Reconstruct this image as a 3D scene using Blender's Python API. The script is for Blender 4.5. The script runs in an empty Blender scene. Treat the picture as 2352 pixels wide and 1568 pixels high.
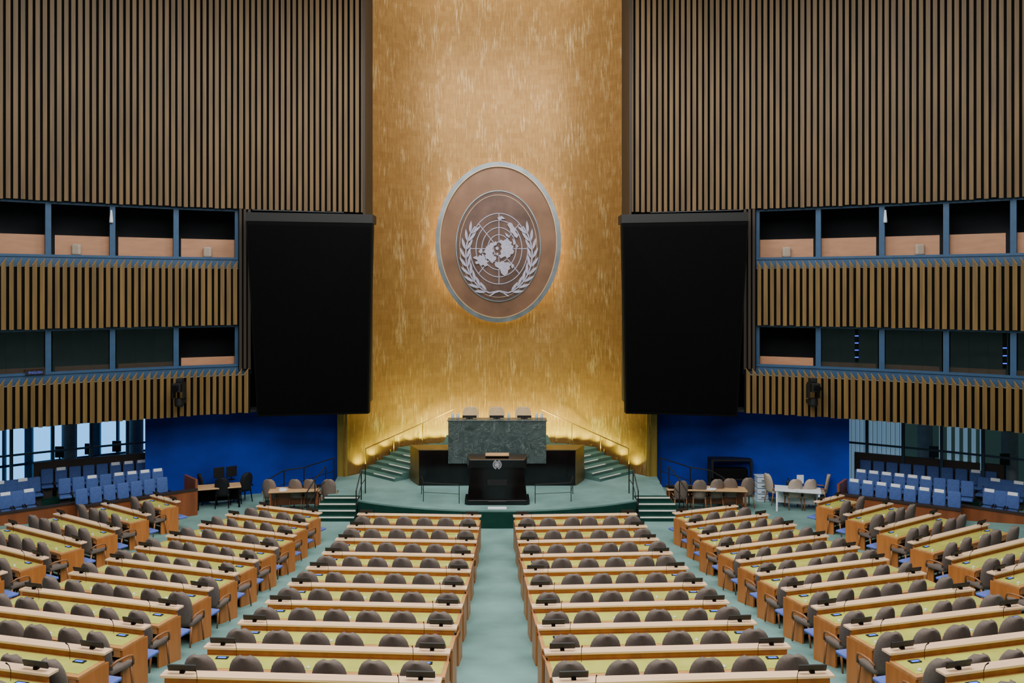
import bpy, bmesh, math, random
from mathutils import Vector, Matrix
random.seed(7)
S=bpy.context.scene; COL=S.collection
F=1990.0; AX=1142.0; HY=660.0; H=7.67
PX,PY_=0.0,41.0
rad=math.radians
ORD=['zeroth','first','second','third','fourth','fifth','sixth','seventh','eighth','ninth','tenth','eleventh','twelfth']

# ------------------------------------------------------------------ geometry of the place
def fz(x,y):
    t=math.hypot(x-PX,y-PY_)-15.4
    return 0.0 if t<=0 else .0375*t+.0053*t*t
def P(px,py,Y): return Vector(((px-AX)*Y/F,Y,H-(py-HY)*Y/F))
def at_z(px,py,z):
    return P(px,py,(H-z)*F/(py-HY))
def on_floor(px,py,h):
    Y=7.0
    while Y<40:
        p=P(px,py,Y)
        if p.z<=fz(p.x,p.y)+h: return p
        Y+=.01
    return p
def proj(x,y,z): return (AX+x/y*F, HY+(H-z)/y*F)
def wy(x):                       # plan curve of the slatted side walls
    d=abs(x)-4.6
    return 32-.196*d-.0256*d*d
def gy(x): return 35.6-2.9*(max(0,abs(x)-1.5)/4.1)**2   # plan curve of the gold wall

# ------------------------------------------------------------------ materials
def lin(h):
    h=h.lstrip('#'); o=[]
    for i in (0,2,4):
        c=int(h[i:i+2],16)/255
        o.append(c/12.92 if c<=.04045 else ((c+.055)/1.055)**2.4)
    return tuple(o)
def mat(name,col,rough=.5,metal=0,var=.12,scale=(5,5,5),emit=0,emcol=None,bump=0,spec=.5,coat=0,alpha=1):
    m=bpy.data.materials.new(name); m.use_nodes=True
    nt=m.node_tree; b=nt.nodes['Principled BSDF']
    c=lin(col) if isinstance(col,str) else col
    tc=nt.nodes.new('ShaderNodeTexCoord'); mp=nt.nodes.new('ShaderNodeMapping')
    mp.inputs['Scale'].default_value=scale
    nz=nt.nodes.new('ShaderNodeTexNoise'); nz.inputs['Scale'].default_value=1; nz.inputs['Detail'].default_value=4
    nt.links.new(tc.outputs['Object'],mp.inputs[0]); nt.links.new(mp.outputs[0],nz.inputs['Vector'])
    rp=nt.nodes.new('ShaderNodeValToRGB')
    rp.color_ramp.elements[0].position=.3; rp.color_ramp.elements[1].position=.7
    rp.color_ramp.elements[0].color=tuple(max(0,v*(1-var)) for v in c)+(1,)
    rp.color_ramp.elements[1].color=tuple(min(1,v*(1+var)) for v in c)+(1,)
    nt.links.new(nz.outputs['Fac'],rp.inputs[0]); nt.links.new(rp.outputs[0],b.inputs['Base Color'])
    b.inputs['Roughness'].default_value=rough; b.inputs['Metallic'].default_value=metal
    b.inputs['Specular IOR Level'].default_value=spec; b.inputs['Coat Weight'].default_value=coat; b.inputs['Alpha'].default_value=alpha
    if emit:
        b.inputs['Emission Color'].default_value=(lin(emcol) if emcol else c)+(1,)
        b.inputs['Emission Strength'].default_value=emit
    if bump:
        bp=nt.nodes.new('ShaderNodeBump'); bp.inputs['Strength'].default_value=bump
        nt.links.new(nz.outputs['Fac'],bp.inputs['Height']); nt.links.new(bp.outputs[0],b.inputs['Normal'])
    return m
M={}
M['carpet']=mat('carpet','#6a8a86',.95,0,.22,(.8,.8,.8),spec=.1)
M['carpet_stair']=mat('carpet_stair','#47665f',.95,0,.15,(2,2,2),spec=.1)
M['carpet_dark']=mat('carpet_dark','#143830',.9,0,.15,(3,3,3),spec=.1)
M['slat']=mat('slat_wood','#634a26',.5,0,.34,(9,9,.5))
M['slat_light']=mat('slat_wood_light','#6d5327',.5,0,.3,(9,9,.5))
M['slat_tip']=mat('slat_tip_wood','#9c7b4e',.5,0,.15,(9,9,4))
M['black']=mat('black_paint','#08080a',.55,0,.2)
M['matte']=mat('matte_black','#040405',.8,0,.2,spec=.15)
M['screen']=mat('screen_black','#020203',.6,0,.3,spec=.1)
M['blue_steel']=mat('blue_steel','#26486a',.5,.1,.1)
M['ledge']=mat('ledge_wood','#f0c8a2',.25,0,.08,(2,14,14))
M['deskwood']=mat('desk_wood','#bb8550',.35,0,.16,(3,12,6))
M['endwood']=mat('desk_end_wood','#b06c33',.4,0,.16,(8,8,1.5))
M['leather']=mat('desk_leather','#b8bb58',.22,0,.12,(3,3,3),coat=.4)
M['chairgrey']=mat('chair_fabric','#6c615b',.85,0,.10,(25,25,25),spec=.2)
M['chairtaupe']=mat('chair_fabric_taupe','#75675e',.8,0,.1,(25,25,25),spec=.2)
M['chairbeige']=mat('chair_fabric_beige','#a8988a',.8,0,.1,(25,25,25),spec=.2)
M['chairblack']=mat('chair_fabric_black','#15161a',.7,0,.1,(25,25,25),spec=.3)
M['tan']=mat('tan_leather','#c9ad84',.5,0,.08)
M['seatblue']=mat('seat_blue','#5a6cba',.8,0,.10,(20,20,20),spec=.2)
M['theblue']=mat('tier_seat_blue','#42588f',.8,0,.14,(20,20,20),spec=.2)
M['white']=mat('white_cloth','#dcdfe6',.7,0,.05)
M['armwood']=mat('arm_wood','#8a5a34',.4,0,.15,(6,6,6))
M['bluewall']=mat('blue_wall',(.003,.028,.34),.75,0,.4,(.45,.45,.6),spec=.2)
M['counter']=mat('booth_counter','#a67657',.5,0,.1,(2,2,8))
M['dark']=mat('booth_dark','#1b1d24',.8,0,.3,(1,1,1))
M['glass']=mat('booth_glass','#0a1011',.03,0,.5,(.7,.7,.7),spec=.8,alpha=.45)
M['redwood']=mat('parapet_wood','#7c4526',.4,0,.2,(4,4,1))
M['brownwall']=mat('tier_back','#2a1e19',.6,0,.2,(2,2,2))
M['nosing']=mat('step_nosing','#d5d9d0',.6,0,.05)
M['blackmarble']=mat('black_marble','#0b0a0d',.15,0,.6,(2,2,2))
M['goldstone_sheen']=mat('gold_stone_sheen','#64512a',.4,.3,.2,(3,3,3))
M['goldpil']=mat('gold_pilaster','#8f7a36',.4,.5,.2,(9,9,.6))
M['brass']=mat('brass','#b08a46',.35,.8,.1)
M['silver']=mat('silver_ring','#757c80',.3,.7,.25,(1.6,1.6,1.6))
M['sealgrey']=mat('seal_grey','#b9b9c2',.5,0,.06)
M['emdisc']=mat('emblem_disc','#73543f',.38,.5,.24,(1.1,1.1,1.1))
M['emfield']=mat('emblem_field','#574138',.38,.5,.35,(1.3,1.3,1.3))
M['emlilac']=mat('emblem_relief','#a29db2',.45,.2,.12,(8,8,8))
M['emline']=mat('emblem_line','#b79c7c',.35,.5,.1)
M['halo']=mat('halo_light','#ffe6b4',.5,0,.02,emit=10,emcol='#ffe2a4')
M['ledblue']=mat('led_blue','#3060ff',.4,0,.05,emit=1.2,emcol='#3a6cff')
M['ledblue2']=mat('rack_led','#3050ff',.4,0,.05,emit=2.0,emcol='#3848ff')
M['signblue']=mat('sign_blue','#4a54c0',.5,0,.05,emit=.5,emcol='#4a50d0')
M['console']=mat('console_grey','#2d2a2a',.5,0,.2)
M['plate']=mat('plate_grey','#1c1a1c',.4,0,.2)
M['consolewhite']=mat('earpiece_white','#d8d8d4',.4,0,.05)
M['steel']=mat('steel','#8e9296',.35,.7,.1)
M['concrete']=mat('concrete','#7d8690',.8,0,.1)
M['lobby']=mat('lobby_daylight','#9cc8f0',.6,0,.3,(.4,.4,.9),emit=2.2,emcol='#5cacf4')
M['lobbyglow']=mat('lobby_dim_glow','#3c5654',.6,0,.5,(.5,.5,.9),emit=.12,emcol='#5a8480')  # green glass reflection and dim lobby light put in as glow
M['curtain']=mat('curtain','#8fabc0',.8,0,.2,(14,14,.3),emit=.35,emcol='#88b0d0')  # self-glow put into the cloth to brighten it
M['lobbyfloor']=mat('lobby_floor','#a8bccc',.3,0,.1)
M['lightwood']=mat('light_wood','#c39a6c',.4,0,.12,(3,10,10))
M['plastic']=mat('clear_plastic','#b8c8d8',.15,0,.1)
M['jamb']=mat('jamb_wood','#302317',.6,0,.2,(8,8,.5))
M['blueglass']=mat('lobby_frame','#20384c',.5,.2,.2)

def gold_mat():
    m=bpy.data.materials.new('gold_leaf'); m.use_nodes=True; nt=m.node_tree; N=nt.nodes; L=nt.links
    b=N['Principled BSDF']
    tc=N.new('ShaderNodeTexCoord'); sp=N.new('ShaderNodeSeparateXYZ'); cb=N.new('ShaderNodeCombineXYZ')
    L.new(tc.outputs['Object'],sp.inputs[0]); L.new(sp.outputs['X'],cb.inputs['X']); L.new(sp.outputs['Z'],cb.inputs['Y'])
    br=N.new('ShaderNodeTexBrick'); br.inputs['Scale'].default_value=1; br.inputs['Brick Width'].default_value=.26; br.inputs['Row Height'].default_value=.2
    br.inputs['Mortar Size'].default_value=.004; br.inputs['Mortar Smooth'].default_value=1
    br.inputs['Color1'].default_value=lin('#9a733f')+(1,); br.inputs['Color2'].default_value=lin('#a67e48')+(1,); br.inputs['Mortar'].default_value=lin('#8c6736')+(1,)
    L.new(cb.outputs[0],br.inputs['Vector'])
    mp=N.new('ShaderNodeMapping'); mp.inputs['Scale'].default_value=(17,1.5,1); L.new(cb.outputs[0],mp.inputs[0])
    nz=N.new('ShaderNodeTexNoise'); nz.inputs['Scale'].default_value=1; nz.inputs['Detail'].default_value=9; nz.inputs['Roughness'].default_value=.74
    L.new(mp.outputs[0],nz.inputs['Vector'])
    mp2=N.new('ShaderNodeMapping'); mp2.inputs['Scale'].default_value=(2.2,.7,1); L.new(cb.outputs[0],mp2.inputs[0])
    big=N.new('ShaderNodeTexNoise'); big.inputs['Scale'].default_value=1; big.inputs['Detail'].default_value=6; L.new(mp2.outputs[0],big.inputs['Vector'])
    ad=N.new('ShaderNodeMath'); ad.operation='MULTIPLY_ADD'; ad.inputs[1].default_value=.7; L.new(big.outputs['Fac'],ad.inputs[0]); L.new(nz.outputs['Fac'],ad.inputs[2])
    mr=N.new('ShaderNodeMapRange'); mr.inputs[1].default_value=.90; mr.inputs[2].default_value=1.25; mr.inputs[3].default_value=0; mr.inputs[4].default_value=.8
    L.new(ad.outputs[0],mr.inputs[0])
    mx=N.new('ShaderNodeMixRGB'); mx.inputs[2].default_value=lin('#ead09a')+(1,)
    L.new(mr.outputs[0],mx.inputs[0]); L.new(br.outputs['Color'],mx.inputs[1])
    rp2=N.new('ShaderNodeValToRGB'); rp2.color_ramp.elements[0].position=.25; rp2.color_ramp.elements[1].position=.62
    rp2.color_ramp.elements[0].color=(.66,.6,.5,1); rp2.color_ramp.elements[1].color=(1,1,1,1)
    L.new(nz.outputs['Fac'],rp2.inputs[0])
    mu=N.new('ShaderNodeMixRGB'); mu.blend_type='MULTIPLY'; mu.inputs[0].default_value=1
    L.new(mx.outputs[0],mu.inputs[1]); L.new(rp2.outputs[0],mu.inputs[2])
    L.new(mu.outputs[0],b.inputs['Base Color'])
    b.inputs['Metallic'].default_value=.6; b.inputs['Roughness'].default_value=.44
    bp=N.new('ShaderNodeBump'); bp.inputs['Strength'].default_value=.3; bp.inputs['Distance'].default_value=.05
    L.new(nz.outputs['Fac'],bp.inputs['Height']); L.new(bp.outputs[0],b.inputs['Normal'])
    return m
M['gold']=gold_mat()
def marble_mat():
    m=bpy.data.materials.new('green_marble'); m.use_nodes=True; nt=m.node_tree; N=nt.nodes; L=nt.links
    b=N['Principled BSDF']; tc=N.new('ShaderNodeTexCoord')
    sn=N.new('ShaderNodeVectorMath'); sn.operation='SNAP'; sn.inputs[1].default_value=(.585,.7,.5); L.new(tc.outputs['Object'],sn.inputs[0])
    sc=N.new('ShaderNodeVectorMath'); sc.operation='MULTIPLY_ADD'; sc.inputs[1].default_value=(3.7,2.3,5.1); L.new(sn.outputs[0],sc.inputs[0]); L.new(tc.outputs['Object'],sc.inputs[2])
    nz=N.new('ShaderNodeTexNoise'); nz.inputs['Scale'].default_value=2.2; nz.inputs['Detail'].default_value=6; nz.inputs['Distortion'].default_value=.9
    L.new(sc.outputs[0],nz.inputs['Vector'])
    rp=N.new('ShaderNodeValToRGB'); e=rp.color_ramp.elements
    e[0].position=.28; e[0].color=lin('#313c3b')+(1,); e[1].position=.68; e[1].color=lin('#505d5d')+(1,)
    for p,c in ((.478,'#475453'),(.494,'#677472'),(.508,'#3b4645')):
        x=e.new(p); x.color=lin(c)+(1,)
    L.new(nz.outputs['Fac'],rp.inputs[0]); L.new(rp.outputs[0],b.inputs['Base Color']); b.inputs['Roughness'].default_value=.22
    return m
M['marble']=marble_mat()

# ------------------------------------------------------------------ mesh builder
class MB:
    def __init__(s): s.bm=bmesh.new()
    def hexa(s,b4,t4):
        v=[s.bm.verts.new(p) for p in list(b4)+list(t4)]
        for f in ((3,2,1,0),(4,5,6,7),(0,1,5,4),(1,2,6,5),(2,3,7,6),(3,0,4,7)): s.bm.faces.new([v[i] for i in f])
        return s
    def box(s,x0,x1,y0,y1,z0,z1):
        return s.hexa([(x0,y0,z0),(x1,y0,z0),(x1,y1,z0),(x0,y1,z0)],[(x0,y0,z1),(x1,y0,z1),(x1,y1,z1),(x0,y1,z1)])
    def obox(s,c,u,v,hu,hv,z0,z1):
        c=Vector((c[0],c[1])); u=Vector((u[0],u[1])).normalized(); v=Vector((v[0],v[1])).normalized()
        q=[c-u*hu-v*hv,c+u*hu-v*hv,c+u*hu+v*hv,c-u*hu+v*hv]
        return s.hexa([(p.x,p.y,z0) for p in q],[(p.x,p.y,z1) for p in q])
    def prism(s,pts,z0,z1):
        a=[s.bm.verts.new((p[0],p[1],z0)) for p in pts]; b=[s.bm.verts.new((p[0],p[1],z1)) for p in pts]; n=len(pts)
        s.bm.faces.new(a[::-1]); s.bm.faces.new(b)
        for i in range(n): s.bm.faces.new((a[i],a[(i+1)%n],b[(i+1)%n],b[i]))
        return s
    def prismv(s,pts,y0,y1):
        a=[s.bm.verts.new((p[0],y0,p[1])) for p in pts]; b=[s.bm.verts.new((p[0],y1,p[1])) for p in pts]; n=len(pts)
        s.bm.faces.new(a); s.bm.faces.new(b[::-1])
        for i in range(n): s.bm.faces.new((a[i],b[i],b[(i+1)%n],a[(i+1)%n]))
        return s
    def ering(s,cx,cz,rx,rz,w,y0,y1,n=72):
        R=[]
        for k in range(n):
            c,sn=math.cos(2*math.pi*k/n),math.sin(2*math.pi*k/n)
            R.append([s.bm.verts.new((cx+q*c,y,cz+p*sn)) for q,p,y in ((rx,rz,y0),(rx-w,rz-w,y0),(rx-w,rz-w,y1),(rx,rz,y1))])
        for k in range(n):
            A,B=R[k],R[(k+1)%n]
            for i in range(4): s.bm.faces.new((A[i],B[i],B[(i+1)%4],A[(i+1)%4]))
        return s
    def tube(s,pts,r,n=8):
        pts=[Vector(p) for p in pts]; rings=[]
        for i,p in enumerate(pts):
            d=(pts[min(i+1,len(pts)-1)]-pts[max(i-1,0)]).normalized()
            a=d.cross(Vector((0,0,1)))
            if a.length<1e-3: a=Vector((1,0,0))
            a.normalize(); b=d.cross(a)
            rr=r[i] if isinstance(r,(list,tuple)) else r
            rings.append([s.bm.verts.new(p+a*rr*math.cos(2*math.pi*k/n)+b*rr*math.sin(2*math.pi*k/n)) for k in range(n)])
        for i in range(len(rings)-1):
            for k in range(n): s.bm.faces.new((rings[i][k],rings[i][(k+1)%n],rings[i+1][(k+1)%n],rings[i+1][k]))
        s.bm.faces.new(rings[0][::-1]); s.bm.faces.new(rings[-1]); return s
    def lathe(s,c,prof,n=20):
        rings=[[s.bm.verts.new((c[0]+r*math.cos(2*math.pi*k/n),c[1]+r*math.sin(2*math.pi*k/n),c[2]+z)) for k in range(n)] for r,z in prof]
        for i in range(len(rings)-1):
            for k in range(n): s.bm.faces.new((rings[i][k],rings[i][(k+1)%n],rings[i+1][(k+1)%n],rings[i+1][k]))
        s.bm.faces.new(rings[0][::-1]); s.bm.faces.new(rings[-1]); return s
    def xf(s,m): bmesh.ops.transform(s.bm,matrix=m,verts=s.bm.verts); return s
    def build(s,name,m,parent=None,bev=0,smooth=False,seg=2):
        if bev: bmesh.ops.bevel(s.bm,geom=s.bm.edges[:],offset=bev,segments=seg,affect='EDGES',profile=.5)
        bmesh.ops.recalc_face_normals(s.bm,faces=s.bm.faces)
        me=bpy.data.meshes.new(name); s.bm.to_mesh(me); s.bm.free()
        if smooth:
            for p in me.polygons: p.use_smooth=True
        me.materials.append(m)
        o=bpy.data.objects.new(name,me); COL.objects.link(o)
        if parent: o.parent=parent
        return o
def thing(name,label,cat,loc=(0,0,0),rz=0,group=None):
    o=bpy.data.objects.new(name,None); COL.objects.link(o); o.location=loc; o.rotation_euler=(0,0,rz)
    o.empty_display_size=.1
    o['label']=label; o['category']=cat
    if group: o['group']=group
    return o
def tag(o,label,cat,group=None):
    o['label']=label; o['category']=cat
    if group: o['group']=group
    return o
def struct(o): o['kind']='structure'; return o
def dup(root,loc,rz,label=None,group=None):
    r=root.copy(); COL.objects.link(r); r.location=loc; r.rotation_euler=(0,0,rz)
    if label: r['label']=label
    if group: r['group']=group
    for ch in list(root.children):
        c=ch.copy(); COL.objects.link(c); c.parent=r
        for g in list(ch.children):
            d=g.copy(); COL.objects.link(d); d.parent=c
    return r
class Proto:       # first use moves the prototype itself, later uses copy it
    def __init__(s,root): s.root=root; s.used=False
    def place(s,loc,rz,label,group):
        if not s.used:
            s.used=True; r=s.root; r.location=loc; r.rotation_euler=(0,0,rz); r['label']=label; r['group']=group; return r
        return dup(s.root,loc,rz,label,group)

# ------------------------------------------------------------------ floor
mb=MB(); NX,NY=100,88
g=[[mb.bm.verts.new((-25+50*i/NX,-4+44*j/NY,fz(-25+50*i/NX,-4+44*j/NY))) for i in range(NX+1)] for j in range(NY+1)]
for j in range(NY):
    for i in range(NX): mb.bm.faces.new((g[j][i],g[j][i+1],g[j+1][i+1],g[j+1][i]))
fl=struct(mb.build('floor',M['carpet'],smooth=True))

# ------------------------------------------------------------------ gold wall
mb=MB(); xs=[-5.75+11.5*i/60 for i in range(61)]
lo=[mb.bm.verts.new((x,gy(x),0)) for x in xs]; hi=[mb.bm.verts.new((x,gy(x),20)) for x in xs]
for i in range(60): mb.bm.faces.new((lo[i],lo[i+1],hi[i+1],hi[i]))
struct(mb.build('wall_back',M['gold'],smooth=True))
for sd,nm in ((-1,'left'),(1,'right')):
    struct(MB().box(*sorted((sd*5.62,sd*6.02)),32.55,33.2,0,9).build('trim_gold_pilaster_'+nm,M['goldpil'],bev=.03))

# ------------------------------------------------------------------ slatted walls
def slat_panel(mb,sd,x0,x1,z0,z1,off=0,pitch=.285,w=.17,d=.15,tip=0,tipmb=None,jit=.05):
    x=x0
    while x<x1:
        dy=wy(x+.01)-wy(x); u=Vector((.01,dy)).normalized()
        nrm=Vector((u.y,-u.x))
        c=Vector((x,wy(x)+off))
        ww=w*(1+random.uniform(-jit,jit)); zz=z0+random.uniform(-.02,.02)
        q=[c-u*ww/2+nrm*d,c+u*ww/2+nrm*d*.75,c+u*ww/2,c-u*ww/2]
        zt=[z1,z1-tip,z1-tip,z1]
        pts=[(p.x*sd,p.y) for p in q]
        mb.hexa([(p[0],p[1],zz) for p in pts],[(p[0],p[1],z) for p,z in zip(pts,zt)])
        if tipmb:
            pe=[(p.x*sd,p.y) for p in (c-u*(ww/2+.010)+nrm*(d+.012),c+u*(ww/2+.010)+nrm*(d*.75+.012),c+u*(ww/2+.010),c-u*(ww/2+.010))]
            tipmb.hexa([(p[0],p[1],z+.001) for p,z in zip(pe,zt)],[(p[0],p[1],z+.024) for p,z in zip(pe,zt)])
        x+=pitch*u.x
def backing(mb,sd,x0,x1,z0,z1,off,th=.06,n=24):
    for i in range(n):
        a=x0+(x1-x0)*i/n; b=x0+(x1-x0)*(i+1)/n
        q=[(sd*a,wy(a)+off),(sd*b,wy(b)+off),(sd*b,wy(b)+off+th),(sd*a,wy(a)+off+th)]
        mb.hexa([(p[0],p[1],z0) for p in q],[(p[0],p[1],z1) for p in q])
    return mb
XE=21.5
GL=3.2     # lobby glazing stands this far behind the slat walls
wi=0
for sd,nm in ((-1,'left'),(1,'right')):
    w=struct(backing(MB(),sd,4.88,XE,10.44,20,.02).build('wall_'+nm,M['matte']))
    mb=MB(); slat_panel(mb,sd,4.96,XE,10.44,20,pitch=.205,w=.122,d=.11); mb.build('slat_cladding',M['slat'],w)
    struct(MB().box(*sorted((sd*4.84,sd*4.92)),31.75,34.4,3.3,20).build('trim_jamb_'+nm,M['jamb']))
    for (za,zb,xa,lab) in ((6.35,8.55,9.15,'upper_balcony'),(3.25,4.78,8.8,'lower_balcony')):
        w=struct(backing(MB(),sd,xa,XE,za,zb-.22,.02).build('wall_%s_%s'%(nm,lab),M['matte']))
        mb=MB(); tb=MB(); slat_panel(mb,sd,xa+.1,XE,za,zb+.02,tip=.22,w=.126,pitch=.215,d=.13,tipmb=tb,jit=.1); mb.build('slat_cladding',M['slat_light'],w)
        tb.build('slat_tips',M['slat_tip'],w)
        backing(MB(),sd,xa,XE,zb-.20,zb+.10,.16,.2).build('blue_rail',M['blue_steel'],w)
    w=struct(backing(MB(),sd,8.72,9.15,4.78,10.44,.05,n=2).build('wall_%s_column'%nm,M['matte']))
    mb=MB(); slat_panel(mb,sd,8.8,9.12,4.78,10.44,pitch=.15,w=.085,d=.1); mb.build('slat_cladding',M['jamb'],w)
    rw=struct(backing(MB(),sd,4.93,9.1,3.3,10.5,1.05,n=8).build('wall_%s_screen_recess'%nm,M['matte']))
    a=(sd*8.95,wy(8.95)+.6); MB().obox(a,(sd*.25,1.0),(1,-sd*.25),.62,.05,3.3,10.5).build('recess_side',M['matte'],rw)
    posts=[9.25,11.1,12.85,14.45,15.95,17.4,18.8]
    for band,(z0,z1) in enumerate(((8.65,10.44),(4.88,6.35))):
        wi+=1
        w=struct(backing(MB(),sd,9.15,XE,z0,z0+.08,.12,.16).build('window_%d'%wi,M['blue_steel']))
        backing(MB(),sd,9.15,XE,z1-.08,z1,.18,.16).build('window_head',M['blue_steel'],w)
        for x in posts:
            u=Vector((.01*sd,wy(x+.01)-wy(x))).normalized()
            MB().obox((sd*x,wy(x)+.28),u,(-u.y,u.x),.085,.08,z0,z1).build('mullion',M['blue_steel'],w)
            q=Vector((sd*x,wy(x)+.37)); dv=q.normalized()
            c_=q+dv*.95; MB().obox((c_.x,c_.y),dv,(-dv.y,dv.x),.94,.03,z0,z1).build('booth_partition',M['dark'],w)
        backing(MB(),sd,9.15,XE,z0,z1,2.3).build('booth_back_wall',M['dark'],w)
        backing(MB(),sd,9.15,XE,z1-.02,z1+.04,.2,2.1).build('booth_ceiling',M['dark'],w)
        backing(MB(),sd,9.15,XE,z0-.06,z0,.2,2.1).build('booth_floor',M['dark'],w)
        for k in range(len(posts)-1):
            a,b=posts[k]+.1,posts[k+1]-.1
            if band==0:
                backing(MB(),sd,a,b,z0+.08,z0+.72,.45,.04,n=3).build('booth_counter_front',M['counter'],w)
            else:
                backing(MB(),sd,a,b,z0+.02,z0+(.34 if k==0 else .22),.46,.04,n=3).build('booth_counter_front',M['counter'],w)
                if k: backing(MB(),sd,a,b,z0+.08,z1-.08,.30,.02,n=3).build('pane',M['glass'],w)
    struct(backing(MB(),sd,5.6,XE,3.22,3.3,.2,5.0).build('ceiling_soffit_'+nm,M['dark']))
    struct(backing(MB(),sd,5.9,12.4,0,3.25,1.6,.1).build('wall_blue_'+nm,M['bluewall']))
    wi+=1
    w=struct(backing(MB(),sd,12.4,XE,3.02,3.22,GL,.1).build('window_%d'%wi,M['blueglass']))
    x=12.45
    while x<XE:
        u=Vector((.01*sd,wy(x+.01)-wy(x))).normalized()
        MB().obox((sd*x,wy(x)+GL+.05),u,(-u.y,u.x),.05,.06,0,3.05).build('mullion',M['blueglass'],w)
        x+=1.0
    backing(MB(),sd,12.4,XE,1.95,2.02,GL+.02,.06).build('transom',M['blueglass'],w)
    if sd<0:
        backing(MB(),sd,9,28,0,3.4,7.7,.1).build('daylight_wall',M['lobby'],w)
        mb=MB(); xx=10.2; k=0
        while xx<27:
            mb.obox((sd*xx,wy(xx)+7.55),(1,0),(0,1),.05 if k%3 else .14,.06,0,3.4); xx+=.62; k+=1
        backing(mb,sd,9,28,1.0,1.09,7.5,.06); backing(mb,sd,9,28,2.5,2.6,7.5,.06)
        mb.build('daylight_window_frame',M['blueglass'],w)
    else:
        backing(MB(),sd,9,28,0,3.4,6.6,.1).build('lobby_back_wall',M['lobbyglow'],w)
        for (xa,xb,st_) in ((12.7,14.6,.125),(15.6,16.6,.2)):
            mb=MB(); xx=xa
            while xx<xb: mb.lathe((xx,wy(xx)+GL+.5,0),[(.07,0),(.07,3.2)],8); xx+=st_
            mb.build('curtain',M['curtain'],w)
    struct(backing(MB(),sd,11,26,.02,.05,GL+.1,4.4).build('floor_lobby_'+nm,M['lobbyfloor']))
    for k,x in enumerate((13.9,15.8,17.9)):
        tag(MB().lathe((sd*x,wy(x)+5.4,.05),[(.26,0),(.26,3.2)],20).build('column',M['concrete'],smooth=False),
            'grey round concrete column in the %s lobby, %s from the blue wall'%(nm,ORD[k+1]),'column','lobby columns')

# ------------------------------------------------------------------ stage
arc=[]
for i in range(25):
    x=-4.65+9.3*i/24; arc.append((x,36.4-math.sqrt(8.8**2-x*x)))
poly=arc+[(4.65,29.6),(5.8,29.6),(6.0,32.6),(5.6,32.65)]+[(x,gy(x)-.01) for x in (4.5,3.8,3,1.5,0,-1.5,-3,-3.8,-4.5)]+[(-5.6,32.65),(-6.0,32.6),(-5.8,29.6),(-4.65,29.6)]
st=struct(MB().prism(poly,0,.57).build('floor_stage',M['carpet']))
mb=MB()
for i in range(24):
    (xa,ya),(xb,yb)=arc[i],arc[i+1]
    mb.hexa([(xa,ya-.03,.0),(xb,yb-.03,.0),(xb,yb,.0),(xa,ya,.0)],[(xa,ya-.03,.52),(xb,yb-.03,.52),(xb,yb,.52),(xa,ya,.52)])
mb.build('stage_fascia',M['carpet_dark'],st)
RIS,TRD,NST=.125,.36,6
for sd,nm in ((-1,'left'),(1,'right')):
    mb=MB(); nb=MB()
    for k in range(4):
        e0=sd*(5.85+.12*(3-k)); a,b=sorted((sd*4.68,e0))
        mb.box(a,b,28.4+.3*k,29.6,.1425*k,.1425*(k+1)-.002*(k==3)); nb.box(a+.01,b-.01,28.39+.3*k,28.45+.3*k,.1425*(k+1)-.03,.1425*(k+1)+.006)
    s0=struct(mb.build('floor_stage_steps_'+nm,M['carpet_dark'])); nb.build('nosing',M['nosing'],s0)
    d=Vector((.7,.714)); v=Vector((-.714,.7)); o=Vector((-4.2,32.1)); mb=MB(); nb=MB()
    def Q(u,w): p=o+d*u+v*w; return (-p.x if sd>0 else p.x,p.y)
    for k in range(NST):
        q=[Q(TRD*k,-.62),Q(2.7,-.62),Q(2.7,1.45),Q(TRD*k,1.45)]; z0=.57+RIS*k
        mb.hexa([(p[0],p[1],z0) for p in q],[(p[0],p[1],z0+RIS) for p in q])
        q=[Q(TRD*k-.012,-.62),Q(TRD*k+.035,-.62),Q(TRD*k+.035,.6),Q(TRD*k-.012,.6)]
        nb.hexa([(p[0],p[1],z0+RIS-.02) for p in q],[(p[0],p[1],z0+RIS+.006) for p in q])
    s1=struct(mb.build('floor_podium_stairs_'+nm,M['carpet_stair'])); nb.build('nosing',M['nosing'],s1)
    top=[]
    for px,py in ((840,1030),(905,1001),(970,972),(1040,940)):
        Yq=33.5
        for _ in range(8):
            xx=(px-AX)*Yq/F; Yq=gy(xx)-.45
        p=P(px,py,Yq); top.append(Vector((-sd*p.x,p.y,p.z)))
    L0=Vector((top[0].x,top[0].y,top[0].z-.95))
    r=thing('handrail','thin brass handrail climbing the gold wall %s of the podium'%nm,'handrail',L0,0,'podium handrails')
    MB().tube([t-L0 for t in top],.026).build('rail',M['brass'],r)
    for t in top:
        MB().tube([t-L0,Vector((t.x,t.y,t.z-1.05))-L0],.018).build('post',M['brass'],r)
    for k in range(8):
        x=1.95+.45*k; y=gy(x)-.14
        s=(5.24-x)/.7; zz=.57+RIS*max(0,min(NST,math.ceil(s/TRD)))
        tag(MB().lathe((sd*x,y,zz),[(.04,0),(.04,.05),(.05,.07),(.05,.09)],12).build('uplight',M['brass']),
            'small brass uplight at the gold wall foot, %s up the %s stairs'%(ORD[8-k],nm),'light','stair uplights')
        ld=bpy.data.lights.new('uplight_lamp','SPOT'); ld.energy=135; ld.color=(.84,1,.18); ld.shadow_soft_size=.02; ld.spot_size=rad(140); ld.spot_blend=1  # green tint stands in for light bounced off the carpet
        lo_=bpy.data.objects.new('uplight_lamp',ld); COL.objects.link(lo_); lo_.location=(sd*x,y-.3,zz+.12); lo_.rotation_euler=Vector((0,.25,1)).to_track_quat('-Z','Y').to_euler()
pl=[(-3.1,32.0),(3.1,32.0)]+[(x,gy(x)-.02) for x in (3.1,2.3,1.5,0,-1.5,-2.3,-3.1)]
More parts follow.
